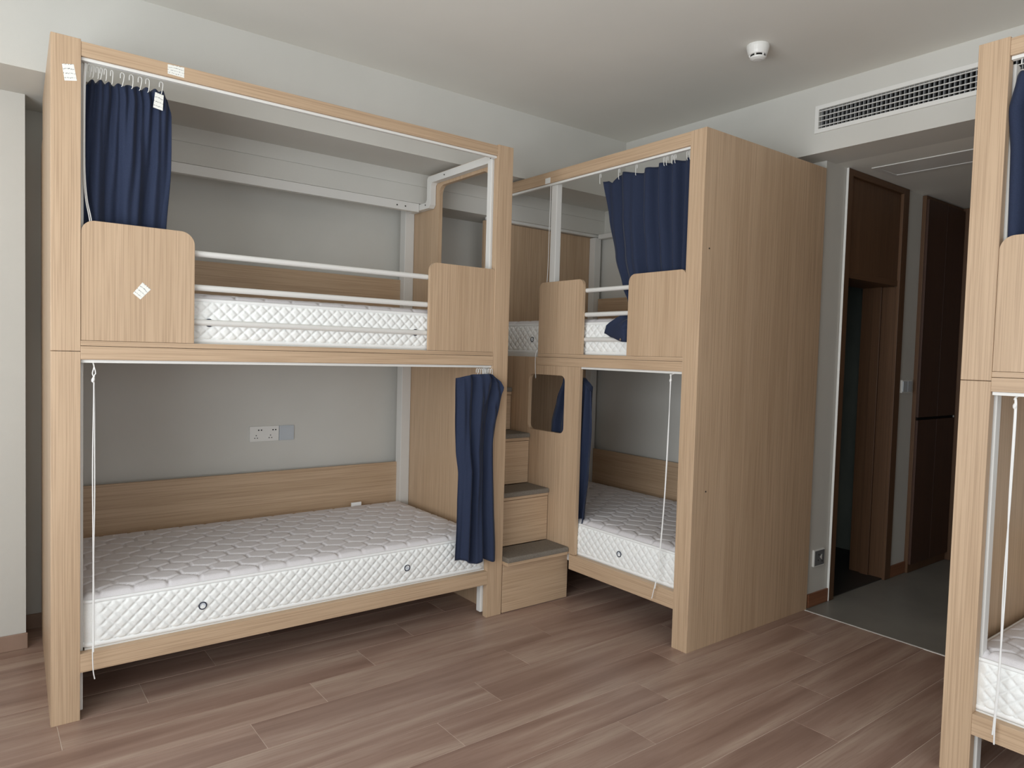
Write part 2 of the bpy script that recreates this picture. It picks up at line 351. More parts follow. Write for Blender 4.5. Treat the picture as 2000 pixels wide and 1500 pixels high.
# smoke detector
sd = tag(empty('smoke_detector', (2.756, -.987, ZC)), 'round white smoke detector on the ceiling', 'smoke detector')
bm = bmesh.new(); addlathe(bm, [(.052, ZC), (.052, ZC-.012), (.047, ZC-.032), (.042, ZC-.045), (.038, ZC-.047)], 2.756, -.987); obj('base', bm, WHITEP, sd, smooth=False, bevel=.001)
bm = bmesh.new(); addlathe(bm, [(.0335, ZC-.0465), (.0335, ZC-.055)], 2.756, -.987); obj('sensing_slit', bm, BLACK, sd)
bm = bmesh.new(); addlathe(bm, [(.0345, ZC-.0545), (.0365, ZC-.057), (.034, ZC-.063), (.022, ZC-.069), (.006, ZC-.071)], 2.756, -.987); obj('cap', bm, WHITEP, sd)
for k in range(6):
    a = k*math.pi/3+.3; x, y = 2.756+.036*math.cos(a), -.987+.036*math.sin(a)
    box('cap_pillar', (x-.003, y-.003, ZC-.056), (x+.003, y+.003, ZC-.0465), WHITEP, sd, bevel=0)

# ------------------------------------------------------------------ sockets and switch
def dots(bm, pts, y0, y1, r=.0028):
    for (x, z) in pts: addbox(bm, (x-r, y0, z-r), (x+r, y1, z+r))
s = tag(empty('wall_socket', (1.13, Y1, .87)), 'white double socket plate on the wall inside the left lower bunk', 'socket')
plate('face_plate', rrect(1.048, .869, 1.217, .956, .004), [], Y1-.010, Y1-.0005, lambda a, b, c: (a, c, b), WHITEP, s, bevel=.0015)
for x in (1.095, 1.178):
    for q in [(x+.004, .934), (x+.020, .934)]:
        bm = bmesh.new(); dots(bm, [q], Y1-.0115, Y1-.009, .0034); obj('pin_slot', bm, BLACK, s)
    for q in [(x-.010, .903), (x-.018, .888), (x-.003, .888)]:
        bm = bmesh.new(); dots(bm, [q], Y1-.0115, Y1-.009, .0026); obj('pin_slot', bm, DARKG, s)
s = tag(empty('blank_plate', (1.26, Y1, .87)), 'bluish blank wall plate right beside the double socket', 'wall plate')
plate('face_plate', rrect(1.220, .869, 1.308, .956, .004), [], Y1-.010, Y1-.0005, lambda a, b, c: (a, c, b), GREYP, s, bevel=.0015)
plate('insert', rrect(1.228, .877, 1.300, .948, .003), [], Y1-.0115, Y1-.0095, lambda a, b, c: (a, c, b), GREYP, s, bevel=.0008)
s = tag(empty('corridor_socket', (3.70, YC, .225)), 'small grey socket low on the corridor wall beside the tall wooden end panel', 'socket')
plate('face_plate', rrect(3.640, .232, 3.758, .330, .004), [], YC-.012, YC-.0005, lambda a, b, c: (a, c, b), WHITEP, s, bevel=.0015)
plate('glass_insert', rrect(3.648, .238, 3.752, .324, .003), [], YC-.0135, YC-.0115, lambda a, b, c: (a, c, b), MIRRORP, s, bevel=.0008)
bm = bmesh.new(); addplate(bm, [(3.700, .285), (3.722, .268), (3.722, .300)], [], YC-.0145, YC-.013, lambda a, b, c: (a, c, b)); obj('painted_highlight', bm, WHITEP, s)  # white triangle is a highlight painted onto the glass face
for q in [(3.690, .300), (3.728, .258), (3.684, .268)]:
    bm = bmesh.new(); dots(bm, [q], YC-.0145, YC-.013, .0035); obj('pin_slot', bm, BLACK, s)
s = tag(empty('light_switch', (4.71, YC, 1.23)), 'pale double light switch on the corridor wall between the brown door and closet', 'switch')
plate('face_plate', rrect(4.640, 1.232, 4.785, 1.318, .004), [], YC-.014, YC-.0005, lambda a, b, c: (a, c, b), WHITEP, s, bevel=.0015)
for x0 in (4.650, 4.716): plate('rocker', rrect(x0, 1.240, x0+.060, 1.310, .003), [], YC-.018, YC-.0135, lambda a, b, c: (a, c, b), GREYP, s, bevel=.001)

# ------------------------------------------------------------------ bunk beds
def quad_label(name, pts, T, parent, label=None):
    """thin paper label given by four corners (bl, br, tr, tl) on a front face, 0.4 mm proud"""
    bm = bmesh.new()
    lo = [bm.verts.new(T(p[0], -.0001, p[1])) for p in pts]; hi = [bm.verts.new(T(p[0], -.0006, p[1])) for p in pts]
    f = bm.faces.new(hi); uv = bm.loops.layers.uv.new('UVMap')
    for l, c in zip(f.loops, ((0,0),(1,0),(1,1),(0,1))): l[uv].uv = c
    for i in range(4): bm.faces.new([lo[i], lo[(i+1) % 4], hi[(i+1) % 4], hi[i]])
    o = obj(name, bm, PRINT, parent)
    if label: o['label'] = label
    return o
def screw(parent, c, axis, r=.0045):
    bm = bmesh.new(); v = Vector(c); d = Vector(axis).normalized(); addtube(bm, [v-d*.001, v+d*.0015], r, 10); return obj('screw', bm, SCREW, parent)
def endbar(name, u0, u1, T, parent, vn=.84):
    """notched white steel end frame: runs back under the beam, steps down, runs on to the back post"""
    w = .042; zt, zl = 2.484, 2.335
    out = [(.04, zt), (.04, zt-w), (vn-w-.045, zt-w), (vn-w-.03, zt-w-.015), (vn-w-.03, zl-w+.02), (vn-w-.01, zl-w), (1.045, zl-w), (1.045, zl-.008), (vn+.012-w, zl-.008), (vn-w+.012, zt-.012), (vn-w, zt)]
    out = [(.04, zt), (.04, zt-w), (.72, zt-w), (.735, zt-w-.015), (.735, zl-w+.02), (.755, zl-w), (1.045, zl-w), (1.045, zl-.004), (.79, zl-.004), (.778, zl+.010), (.778, zt-.014), (.764, zt)]
    bm = bmesh.new(); addplate(bm, out, [], u0, u1, lambda a, b, c: T(c, a, b)); return obj(name, bm, STEEL, parent, bevel=.002)
UZ = lambda T: (lambda a, b, c: T(a, c, b))       # outline in (u, z), thickness in v
VZ = lambda T: (lambda a, b, c: T(c, a, b))       # outline in (v, z), thickness in u

def guard(T, u0, u1, v, parent, zs=(1.788, 1.652, 1.512), r=.0125):
    for z in zs: tube('guard_bar', [T(u0, v, z), T(u1, v, z)], r, STEEL, parent, n=14)
def track(name, T, u0, u1, z, parent):
    bm = bmesh.new(); addbox(bm, (u0, .012, z-.012), (u1, .032, z-.0004), T); return obj(name, bm, WHITEP, parent, bevel=.001)

# ---- left bunk (A): u = x, v = y
TA = lambda u, v, z: (u, v, z)
A = tag(empty('bunk_bed', (1.03, .53, 0)), 'large oak bunk bed with paper stickers, standing along the wall on the left', 'bunk bed', 'oak dormitory bunk beds')
box('post', (0, 0, 0), (.0926, .036, 1.384), OAK['z'], A, TA); box('post', (0, 0, 1.386), (.0926, .036, 2.509), OAK['z'], A, TA)
box('post', (1.962, 0, 0), (2.060, .036, 2.5085), OAK['z'], A, TA)
box('top_rail', (.0926, .002, 2.451), (1.962, .04, 2.5025), OAK['x'], A, TA)
box('middle_rail', (.0926, .0, 1.355), (1.962, .04, 1.4045), OAK['x'], A, TA); box('rail_cap', (.0926, .001, 1.406), (1.962, .04, 1.425), OAK['x'], A, TA)
box('bottom_rail', (.0926, .0, .181), (1.962, .034, .252), OAK['x'], A, TA)
# left end panel, seen almost edge-on
bm = bmesh.new()
SK = lambda a, b, c: (c + .042*max(0, a-.036)/1.03, a, b)
addplate(bm, [(.036, 0), (1.06, 0), (1.06, 2.325), (.83, 2.325), (.83, 2.5), (.036, 2.507)], [], 0.0005, .024, SK); obj('end_panel', bm, OAK['z'], A, bevel=.001)
# right end panel with the entry opening towards the stairs
plate('end_panel', [(.036, 0), (1.06, 0), (1.06, 2.325), (.83, 2.325), (.83, 2.505), (.036, 2.505)], [rrect(.185, 1.46, .70, 2.425, .05)[::-1]], 2.034, 2.0595, VZ(TA), OAK['z'], A, bevel=.001)
plate('safety_panel', rrect(.0935, 1.426, .4828, 1.866, (0, 0, .052, .045), 10), [], .003, .021, UZ(TA), OAK['z'], A, bevel=.0012)
plate('safety_panel', rrect(1.5686, 1.426, 1.9615, 1.860, (0, 0, .012, .040), 10), [], .003, .021, UZ(TA), OAK['z'], A, bevel=.0012)
guard(TA, .478, 1.573, .036, A)
track('curtain_track', TA, .094, 1.961, 2.451, A); track('curtain_track', TA, .094, 1.961, 1.355, A)
box('bed_board', (.11, .034, .225), (1.99, 1.03, .258), STEEL, A, TA); box('bed_board', (.11, .041, 1.395), (1.99, 1.03, 1.4285), STEEL, A, TA)
box('back_panel', (.12, 1.045, .28), (1.968, 1.062, .698), OAK['x'], A, TA); box('back_panel', (.12, 1.045, 1.40), (1.968, 1.062, 1.873), OAK['x'], A, TA)
box('steel_post', (1.968, .995, .005), (2.033, 1.062, 2.33), STEEL, A, TA, .003); box('steel_post', (.10, 1.0, .005), (.119, 1.062, 2.33), STEEL, A, TA, .003)
box('steel_post', (1.949, .0405, .02), (1.990, .078, 2.44), STEEL, A, TA, .003); box('steel_post', (.065, .0405, .02), (.106, .078, 2.44), STEEL, A, TA, .003)
box('steel_back_rail', (.12, .862, 2.282), (1.990, .900, 2.3345), STEEL, A, TA, .003)
endbar('steel_end_frame', 1.992, 2.032, TA, A); endbar('steel_end_frame', .10, .118, TA, A)
for v, z in ((.112, 2.466), (.58, 2.463), (.792, 2.316)): screw(A, (1.9915, v, z), (-1, 0, 0))
for x in (1.835, 1.892): screw(A, (x, .8615, 2.306), (0, -1, 0))
quad_label('sticker', [(.042, 2.349), (.080, 2.357), (.070, 2.413), (.034, 2.406)], TA, A, 'white printed sticker near the top of the post')
quad_label('sticker', [(.379, 2.461), (.438, 2.459), (.438, 2.499), (.379, 2.497)], lambda u, v, z: TA(u, v+.002, z), A, 'white printed sticker on the top rail')
quad_label('sticker', [(.263, 1.610), (.289, 1.588), (.325, 1.629), (.296, 1.654)], lambda u, v, z: TA(u, v+.003, z), A, 'white printed sticker stuck crooked on the safety panel')

# ---- middle bunk (B): u runs along +y from its near end, v along +x
BX, BY = 2.5004, -.9064
TB = lambda u, v, z: (BX+v, BY+u, z)
uB = lambda y: y - BY
B = tag(empty('bunk_bed', (3.03, 0.0, 0)), 'oak bunk bed in the middle with a plain full-height end panel, beside the stairs', 'bunk bed', 'oak dormitory bunk beds')
plate('end_panel', [(.0, 0), (1.072, 0), (1.072, 2.504), (0, 2.504)], [], 0, .0215, VZ(TB), OAK['z'], B, bevel=.001)
box('post', (.022, 0, 0), (.0927, .036, 2.504), OAK['z'], B, TB)
box('top_rail', (.0927, .002, 2.437), (uB(.845), .04, 2.5035), OAK['y'], B, TB)
box('middle_rail', (.0927, .0, 1.356), (uB(.285), .04, 1.4045), OAK['y'], B, TB); box('rail_cap', (.0927, .001, 1.406), (uB(.285), .04, 1.4255), OAK['y'], B, TB)
box('bottom_rail', (.0927, .0, .190), (uB(-.052), .034, .276), OAK['y'], B, TB)
# wide lower side panel with its rounded opening, running on behind the stairs
pa = [(uB(-.092), .278), (uB(.92), .278), (uB(.92), 1.405), (uB(.2855), 1.405), (uB(.2855), 1.3555), (uB(-.092), 1.3555)]
plate('side_panel', pa, [rrect(uB(.032), .962, uB(.362), 1.300, .036, 8)[::-1]], .002, .027, UZ(TB), OAK['z'], B, bevel=.001)
plate('safety_panel', rrect(uB(-.8135), 1.4265, uB(-.443), 1.851, (0, 0, .042, .03), 10), [], .003, .021, UZ(TB), OAK['z'], B, bevel=.0012)
plate('safety_panel', rrect(uB(-.098), 1.4265, uB(.285), 1.851, (0, 0, .03, .036), 10), [], .003, .021, UZ(TB), OAK['z'], B, bevel=.0012)
guard(TB, uB(-.448), uB(-.094), .034, B)
track('curtain_track', TB, .094, uB(.84), 2.437, B); track('curtain_track', TB, .094, uB(-.093), 1.356, B)
box('bed_board', (.024, .034, .225), (uB(.915), 1.03, .276), STEEL, B, TB); box('bed_board', (.024, .041, 1.395), (uB(.915), 1.03, 1.4285), STEEL, B, TB)
box('end_panel', (uB(.92), .03, 0), (uB(.945), 1.07, 2.315), OAK['z'], B, TB)
box('back_panel', (.03, 1.05, .28), (uB(.855), 1.068, .713), OAK['y'], B, TB); box('back_panel', (.03, 1.05, 1.43), (uB(.855), 1.068, 1.852), OAK['y'], B, TB)
box('steel_post', (uB(.858), 1.005, .005), (uB(.918), 1.068, 2.31), STEEL, B, TB, .003); box('steel_post', (.024, 1.005, .005), (.075, 1.049, 2.31), STEEL, B, TB, .003)
box('steel_post', (uB(.183), .030, 1.43), (uB(.233), .070, 2.436), STEEL, B, TB, .003)
box('steel_end_rail', (uB(.878), .03, 2.316), (uB(.918), 1.068, 2.352), STEEL, B, TB, .003)
box('steel_back_rail', (.03, 1.03, 2.300), (uB(.855), 1.068, 2.334), STEEL, B, TB, .003)
box('track_bracket', (uB(.215), .004, 2.4372), (uB(.262), .001, 2.470), WHITEP, B, TB, .001)
for x, z in ((2.552, 1.945), (2.599, .778)): screw(B, (x, BY-.0004, z), (0, -1, 0), .004)

# ---- right bunk (D): u runs along -y from its far end, v along +x
DX, DY = 2.485, -2.030
TD = lambda u, v, z: (DX+v, DY-u, z)
D = tag(empty('bunk_bed', (3.0, -3.06, 0)), 'pale oak bunk bed cut off by the right edge of the picture', 'bunk bed', 'oak dormitory bunk beds')
plate('end_panel', [(.036, 0), (1.08, 0), (1.08, 2.50), (.036, 2.50)], [], .001, .024, VZ(TD), OAK['z'], D, bevel=.001)
plate('end_panel', [(.036, 0), (1.08, 0), (1.08, 2.50), (.036, 2.50)], [], 2.036, 2.059, VZ(TD), OAK['z'], D, bevel=.001)
for u0, u1 in ((0, .0926), (1.967, 2.06)):
    box('post', (u0, 0, 0), (u1, .036, 1.373), OAK['z'], D, TD); box('post', (u0, 0, 1.375), (u1, .036, 2.508), OAK['z'], D, TD)
box('top_rail', (.0926, .002, 2.446), (1.967, .04, 2.5025), OAK['y'], D, TD)
box('middle_rail', (.0926, .0, 1.339), (1.967, .04, 1.386), OAK['y'], D, TD); box('rail_cap', (.0926, .001, 1.3875), (1.967, .04, 1.406), OAK['y'], D, TD)
box('bottom_rail', (.0926, .0, .162), (1.967, .034, .235), OAK['y'], D, TD)
plate('safety_panel', rrect(.0935, 1.407, .48, 1.856, (0, 0, .05, .045), 10), [], .003, .021, UZ(TD), OAK['z'], D, bevel=.0012)
plate('safety_panel', rrect(1.57, 1.407, 1.9665, 1.850, (0, 0, .012, .04), 10), [], .003, .021, UZ(TD), OAK['z'], D, bevel=.0012)
guard(TD, .475, 1.575, .036, D)
track('curtain_track', TD, .094, 1.965, 2.446, D); track('curtain_track', TD, .094, 1.965, 1.339, D)
box('bed_board', (.03, .034, .205), (2.03, 1.03, .240), STEEL, D, TD); box('bed_board', (.03, .041, 1.375), (2.03, 1.03, 1.410), STEEL, D, TD)
box('back_panel', (.03, 1.05, .26), (2.03, 1.068, .70), OAK['y'], D, TD); box('back_panel', (.03, 1.05, 1.42), (2.03, 1.068, 1.86), OAK['y'], D, TD)
box('steel_post', (.060, .045, .01), (.0995, .085, 2.43), STEEL, D, TD, .003); box('steel_post', (1.955, .045, .01), (1.99, .085, 2.43), STEEL, D, TD, .003)

# ------------------------------------------------------------------ staircase between the bunks
S = tag(empty('storage_staircase', (2.28, .5, 0)), 'oak storage staircase with grey carpeted treads between the two bunk beds', 'stairs')
steps = [(-.052, .0, .318, 2.540), (.136, .146, .628, 2.494), (.330, .340, .936, 2.494), (.524, .534, 1.206, 2.494)]
zprev = 0.0
for k, (yt, yr, zt, xr) in enumerate(steps):
    yb = 1.10
    xr_b = xr if k == 0 else 2.4975
    z1 = zt - .045
    y_end = 1.10
    box('step_body', (2.064, yr+.016, zprev), (2.4965, y_end, z1), OAK['x'], S)
    box('drawer_front', (2.066, yr, zprev+.004), (xr_b, yr+.015, z1-.003), OAK['x'], S)
    ynext = steps[k+1][1] if k < 3 else 1.10
    box('tread_board', (2.062, yt+.006, z1), (2.4975, ynext, z1+.018), OAK['x'], S)
    plate('tread_pad', rrect(yt, z1+.018, ynext, zt, (0, 0, 0, .012), 5), [], 2.062, 2.4985, lambda a, b, c: (c, a, b), PAD, S, bevel=.003)
    zprev = zt - .0005

# ------------------------------------------------------------------ mattresses
MW, MH = .955, .176
def perim(L, Wd, r, ds):
    pts = []
    segs = [((r, 0), (L-r, 0), (0, -1)), ((L, r), (L, Wd-r), (1, 0)), ((L-r, Wd), (r, Wd), (0, 1)), ((0, Wd-r), (0, r), (-1, 0))]
    cs = [((L-r, r), -math.pi/2), ((L-r, Wd-r), 0), ((r, Wd-r), math.pi/2), ((r, r), math.pi)]
    s = 0
    for (a, b, n), (c, st) in zip(segs, cs):
        ln = math.hypot(b[0]-a[0], b[1]-a[1]); k = max(2, int(ln/ds))
        for i in range(k): t = i/k; pts.append((a[0]+(b[0]-a[0])*t, a[1]+(b[1]-a[1])*t, n[0], n[1], s+ln*t, min(t, 1-t)*ln))
        s += ln
        for i in range(6):
            an = st + math.pi/2*i/6; pts.append((c[0]+r*math.cos(an), c[1]+r*math.sin(an), math.cos(an), math.sin(an), s+r*math.pi/2*i/6, 0))
        s += r*math.pi/2
    return pts
def mattress_meshes(L):
    r = .035
    P = perim(L, MW, r, .0044); nz = 36; z0, z1 = .010, MH-.010
    bm = bmesh.new(); rows = []
    for j in range(nz+1):
        z = z0 + (z1-z0)*j/nz; row = []
        for (x, y, nx, ny, s, e) in P:
            p = s/.0495 + z/.048; q = s/.0495 - z/.048
            dq = min(abs(p-round(p)), abs(q-round(q))); h = min(1, dq/.30); h = 1-(1-h)**2.4
            fz = min(1, min(z-z0, z1-z)/.006); fe = max(0, min(1, (e-.012)/.02))
            d = .0080*h*fz*fe + .004*math.sin(math.pi*(z-z0)/(z1-z0))
            row.append(bm.verts.new((x+nx*d, y+ny*d, z)))
        rows.append(row)
    n = len(P)
    for A_, B_ in zip(rows, rows[1:]):
        for i in range(n): bm.faces.new([A_[i], A_[(i+1) % n], B_[(i+1) % n], B_[i]])
    side = bpy.data.meshes.new('mattress_border'); bm.to_mesh(side); bm.free(); side.materials.append(MAT_SIDE)
    # quilted top: staggered rounded cells
    bm = bmesh.new(); nx, ny = int(L/.0078), int(MW/.0072); G = []
    w, hh = .122, .092
    def cell(x, y):
        best = []
        j0 = int(math.floor(y/hh))
        for j in (j0-1, j0, j0+1, j0+2):
            off = (j % 2)*w/2; i0 = round((x-off)/w)
            for i in (i0-1, i0, i0+1):
                dx, dy = (x-(i*w+off)), (y-j*hh-.02)*1.12
                best.append(math.hypot(dx, dy))
        best.sort(); return best[1]-best[0]
    for j in range(ny+1):
        row = []
        for i in range(nx+1):
            x, y = L*i/nx, MW*j/ny
            ex, ey = max(0, min(x, L-x)), max(0, min(y, MW-y)); e = min(ex, ey)
            c = max(0, min(1, cell(x, y)/.026)); h = (1-(1-c)**3.0)
            z = MH - .002 + .016*min(1, e/.07)**.6 + 0.0125*h*min(1, max(0, e-.004)/.02)
            if ex < r and ey < r:
                qx, qy = r-ex, r-ey; m_ = max(qx, qy); dd = math.hypot(qx, qy)
                if dd > 0: k = m_/dd; qx *= k; qy *= k
                x = (r-qx) if x < L/2 else L-(r-qx); y = (r-qy) if y < MW/2 else MW-(r-qy)
            row.append(bm.verts.new((x, y, z)))
        G.append(row)
    for j in range(ny):
        for i in range(nx): bm.faces.new([G[j][i], G[j][i+1], G[j+1][i+1], G[j+1][i]])
    top = bpy.data.meshes.new('quilted_top'); bm.to_mesh(top); bm.free(); top.materials.append(MAT_TOP)
    out = [('border', side), ('quilted_top', top)]
    for nm, z in (('top_piping', MH-.004), ('bottom_piping', .006)):
        bm = bmesh.new(); Q = perim(L, MW, r, .03); rings = []
        rr = .0075 if nm == 'top_piping' else .010
        for (x, y, nx_, ny_, s, e) in Q:
            rings.append([bm.verts.new((x+nx_*rr*.75*math.cos(a), y+ny_*rr*.75*math.cos(a), z+rr*math.sin(a))) for a in [2*math.pi*k/8 for k in range(8)]])
        m_ = len(rings)
        for i in range(m_):
            for k in range(8): bm.faces.new([rings[i][k], rings[(i+1) % m_][k], rings[(i+1) % m_][(k+1) % 8], rings[i][(k+1) % 8]])
        bmesh.ops.recalc_face_normals(bm, faces=bm.faces)
        me = bpy.data.meshes.new(nm); bm.to_mesh(me); bm.free(); me.materials.append(MAT_TAPE); out.append((nm, me))
    bm = bmesh.new(); addbox(bm, (.01, .01, 0), (L-.01, MW-.01, .012)); bmesh.ops.recalc_face_normals(bm, faces=bm.faces)
    me = bpy.data.meshes.new('underside'); bm.to_mesh(me); bm.free(); me.materials.append(MAT_TAPE); out.append(('underside', me))
    for nm, me in out:
        for p in me.polygons: p.use_smooth = nm != 'underside'
    return out
def ring_mesh():
    bm = bmesh.new(); R1, r1 = .0145, .0024; n1, n2 = 24, 8; rg = []
    for i in range(n1):
        a = 2*math.pi*i/n1; rg.append([bm.verts.new(((R1+r1*math.cos(b))*math.cos(a), r1*math.sin(b), (R1+r1*math.cos(b))*math.sin(a))) for b in [2*math.pi*k/n2 for k in range(n2)]])
    for i in range(n1):
        for k in range(n2): bm.faces.new([rg[i][k], rg[(i+1) % n1][k], rg[(i+1) % n1][(k+1) % n2], rg[i][(k+1) % n2]])
    bmesh.ops.recalc_face_normals(bm, faces=bm.faces)
    me = bpy.data.meshes.new('vent_eyelet'); bm.to_mesh(me); bm.free(); me.materials.append(RING)
    bm = bmesh.new(); bmesh.ops.create_circle(bm, cap_ends=True, segments=24, radius=.0145, matrix=Matrix.Rotation(math.pi/2, 4, 'X')); m2 = bpy.data.meshes.new('vent_mesh'); bm.to_mesh(m2); bm.free(); m2.materials.append(MESHM)
    return me, m2
EYE, EYEM = ring_mesh()
MM = {}
def mattress(label, loc, rotz, L, mirror=False, rings=(.43, 1.388), tab=None):
    if L not in MM: MM[L] = mattress_meshes(L)
    o = tag(empty('mattress', loc), label, 'mattress', 'quilted white mattresses'); o.rotation_euler.z = rotz
    if mirror: o.scale = (1, 1, 1)
    for nm, me in MM[L]:
        c = bpy.data.objects.new(nm, me); COL.objects.link(c); c.parent = o
    for x in rings:
        e = bpy.data.objects.new('vent_eyelet', EYE); COL.objects.link(e); e.parent = o; e.location = (x, -.0115, MH*.46)
        m2 = bpy.data.objects.new('vent_mesh', EYEM); COL.objects.link(m2); m2.parent = e; m2.location = (0, .0004, 0)
    if tab:
        bm = bmesh.new(); addbox(bm, (tab, MW-.004, MH-.01), (tab+.066, MW+.002, MH+.036)); bmesh.ops.recalc_face_normals(bm, faces=bm.faces)
        me = bpy.data.meshes.new('fabric_tab'); bm.to_mesh(me); bm.free(); me.materials.append(MAT_TAPE)
        t_ = bpy.data.objects.new('fabric_tab', me); COL.objects.link(t_); t_.parent = o
    return o
mattress('white quilted mattress on the lower bunk of the bed on the left', (.100, .036, .262), 0, 1.866, tab=1.53)
mattress('white quilted mattress on the upper bunk behind three long white guard bars', (.110, .050, 1.431), 0, 1.856, rings=(.438, 1.402))
# B / D: local x axis runs along -y, local y along +x
RZ = -math.pi/2
mattress('white quilted mattress on the lower bunk of the middle bed with the plain end panel', (BX+.040, .905, .280), RZ, 1.775, rings=(.40, 1.321))
mattress('white quilted mattress on the upper bunk of the middle bed under the draped curtain', (BX+.052, .905, 1.431), RZ, 1.775, rings=(.515, 1.40))
mattress('white quilted mattress on the lower bunk at the right edge of the picture', (DX+.040, DY-.05, .244), RZ, 1.866)
mattress('white quilted mattress on the upper bunk of the cut-off bed at the right edge', (DX+.052, DY-.05, 1.413), RZ, 1.866)

# ------------------------------------------------------------------ curtains, hooks, cords
def interp(tab, t):
    """piecewise smooth interpolation in a table of (t, value)"""
    if t <= tab[0][0]: return tab[0][1]
    for (a, va), (b, vb) in zip(tab, tab[1:]):
        if t <= b:
            k = (t-a)/(b-a); k = k*k*(3-2*k)*.5 + k*.5; return va+(vb-va)*k
    return tab[-1][1]
def hook(parent, p, along, h=.046, w=.007, lean=0.0):
    """white plastic curtain hook: an arch from the track down into the cloth; p = top point"""
    a = Vector(along); p = Vector(p); path = []
    for i in range(9):
        t = math.pi*i/8; path.append(p + a*(-w*math.cos(t)) + Vector((0, 0, -.010 + .010*math.sin(t))))
    path.append(p + a*(w*.9+lean*.5) + Vector((0, 0, -h*.6))); path.append(p + a*(w*.6+lean) + Vector((0, 0, -h))); path.append(p + a*(w*.1+lean) + Vector((0, 0, -h-.004)))
    path.insert(0, p + a*(-w) + Vector((0, 0, -.022)))
    return tube('curtain_hook', path, .0017, WHITEP, parent, n=6)
def curtain(label, base, fn, ns=110, nt=60):
    c = tag(empty('curtain', base), label, 'curtain', 'navy bunk curtains')
    bm = bmesh.new(); G = [[bm.verts.new(fn(i/ns, j/nt)) for i in range(ns+1)] for j in range(nt+1)]
    for j in range(nt):
        for i in range(ns): bm.faces.new([G[j][i], G[j][i+1], G[j+1][i+1], G[j+1][i]])
    o = obj('cloth', bm, NAVY, c, smooth=True, recalc=False)
    sm = o.modifiers.new('thickness', 'SOLIDIFY'); sm.thickness = .0018; sm.offset = 0
    return c
S2 = lambda x: math.sin(2*math.pi*x)
def sharp(x): 
    v = math.sin(2*math.pi*x); return math.copysign(abs(v)**.7, v)
# left upper curtain, pushed against the left post
def cA1(s, t):
    l = interp([(0, .118), (.2, .108), (.5, .104), (.75, .110), (1, .12)], t); r = interp([(0, .392), (.06, .406), (.3, .408), (.6, .392), (.8, .374), (1, .365)], t)
    x = l+(r-l)*s
    n = 5.0; scal = .012*(abs(math.sin(math.pi*9*s))**1.2 - .6)*max(0, 1-t*9)*(1-max(0, (s-.72)/.28)*.8)
    top = 2.396 + .016*(s if s < .75 else .75) - (.03*max(0, (s-.93)/.07)**2) - .012*max(0, (.08-s)/.08)
    z = top + (1.462-top)*t + scal
    am = .010 + .012*min(1, t*2)
    y = .074 + am*.62*sharp(3.3*s+.22*S2(.8*s+.35*t)+.10*t)*(1-.7*max(0, s-.7)/.3) + am*.35*S2(6.1*s+.5*S2(.5*t)+.3)*(1-.55*t) + .007*S2(10.5*s+.6*t)*max(0, 1-2.2*t) + .010*S2(1.1*t+.5*s+.2)
    return (x, y, z)
c = curtain('navy curtain with a white paper hang tag, bunched at the upper left post', (.25, .07, 1.46), cA1)
for x in (.125, .136, .149, .162, .176, .197, .232, .262, .292, .318, .366): hook(c, (x, .050, 2.440), (1, 0, 0), h=.048 if x > .19 else .040, w=.0065 if x > .2 else .004, lean=random.uniform(-.004, .004))
quad_label('hang_tag', [(.337, 2.335), (.371, 2.329), (.374, 2.389), (.344, 2.395)], lambda u, v, z: (u, v+.046, z), c, 'white paper hang tag')
# left lower curtain, hanging outside the right post
def cA2(s, t):
    l = interp([(0, 1.716), (.2, 1.722), (.4, 1.733), (.52, 1.748), (.7, 1.741), (1, 1.734)], t)
    r = interp([(0, 1.985), (.035, 2.004), (.08, 1.995), (.17, 1.974), (.28, 1.962), (.45, 1.964), (.7, 1.970), (1, 1.984)], t)
    x = l+(r-l)*s
    top = interp([(0, 1.289), (.3, 1.306), (.6, 1.312), (.78, 1.312), (.9, 1.296), (1, 1.272)], s)
    bot = interp([(0, .352), (.2, .350), (.42, .318), (.55, .322), (.7, .336), (.85, .322), (1, .318)], s)
    z = top+(bot-top)*t
    d = max(0, 1-t*2.6)
    ph = s*3.0 - .9*d*max(0, s-.45)
    y = -.036 + (.013+.006*t)*sharp(ph+.08+.05*S2(t*.8)) + .006*S2(5.2*s - 2.2*t*d + .3) + .010*d*S2(7*(s-.8*t*1.4))*max(0, s-.4) + .006*S2(t*.9+s)
    y = min(y, -.010) if x > 1.93 else y
    return (x, y, z)
c = curtain('navy curtain tied narrow, hanging at the right post of the left lower bunk', (1.85, -.04, .32), cA2)
for x in (1.872, 1.886, 1.898, 1.910, 1.921, 1.934, 1.948): hook(c, (x, .014 if x < 1.93 else -.006, 1.338), (1, 0, 0), h=.042, w=.006, lean=random.uniform(-.004, .004))
# middle upper curtain, swept towards the near post, its tail pushed out between the bars
def cB1(s, t):
    z_top = 2.405 + (-.012*math.cos(2*math.pi*s*2.2)*(1 if s < .45 else .25)) - (.025*max(0, 1-abs(s-.10)/.055) if s < .2 else 0)
    z_bot = interp([(0, 1.545), (.12, 1.522), (.3, 1.498), (1, 1.49)], s)
    z = z_top+(z_bot-z_top)*t
    l = interp([(0, -.150), (.25, -.190), (.5, -.252), (.70, -.325), (.80, -.372), (.855, -.402), (.90, -.345), (.95, -.275), (1, -.262)], t)
    y = l+(-.792-l)*s
    pinch = math.exp(-((t-.855)/.05)**2)
    v = .078 + .016*sharp(4.2*s*s+1.2*s+.2*t) *(1-.5*pinch) + .008*S2(7*s+.8*t) + .006*S2(t+s)
    k = max(0, min(1, (t-.845)/.07)); k = k*k*(3-2*k); k *= max(0, min(1, (y+.446)/.016))
    v = v*(1-k) + (.006 + .010*S2(2.0*s+.2)*1.0)*k
    return (BX+v, y, z)
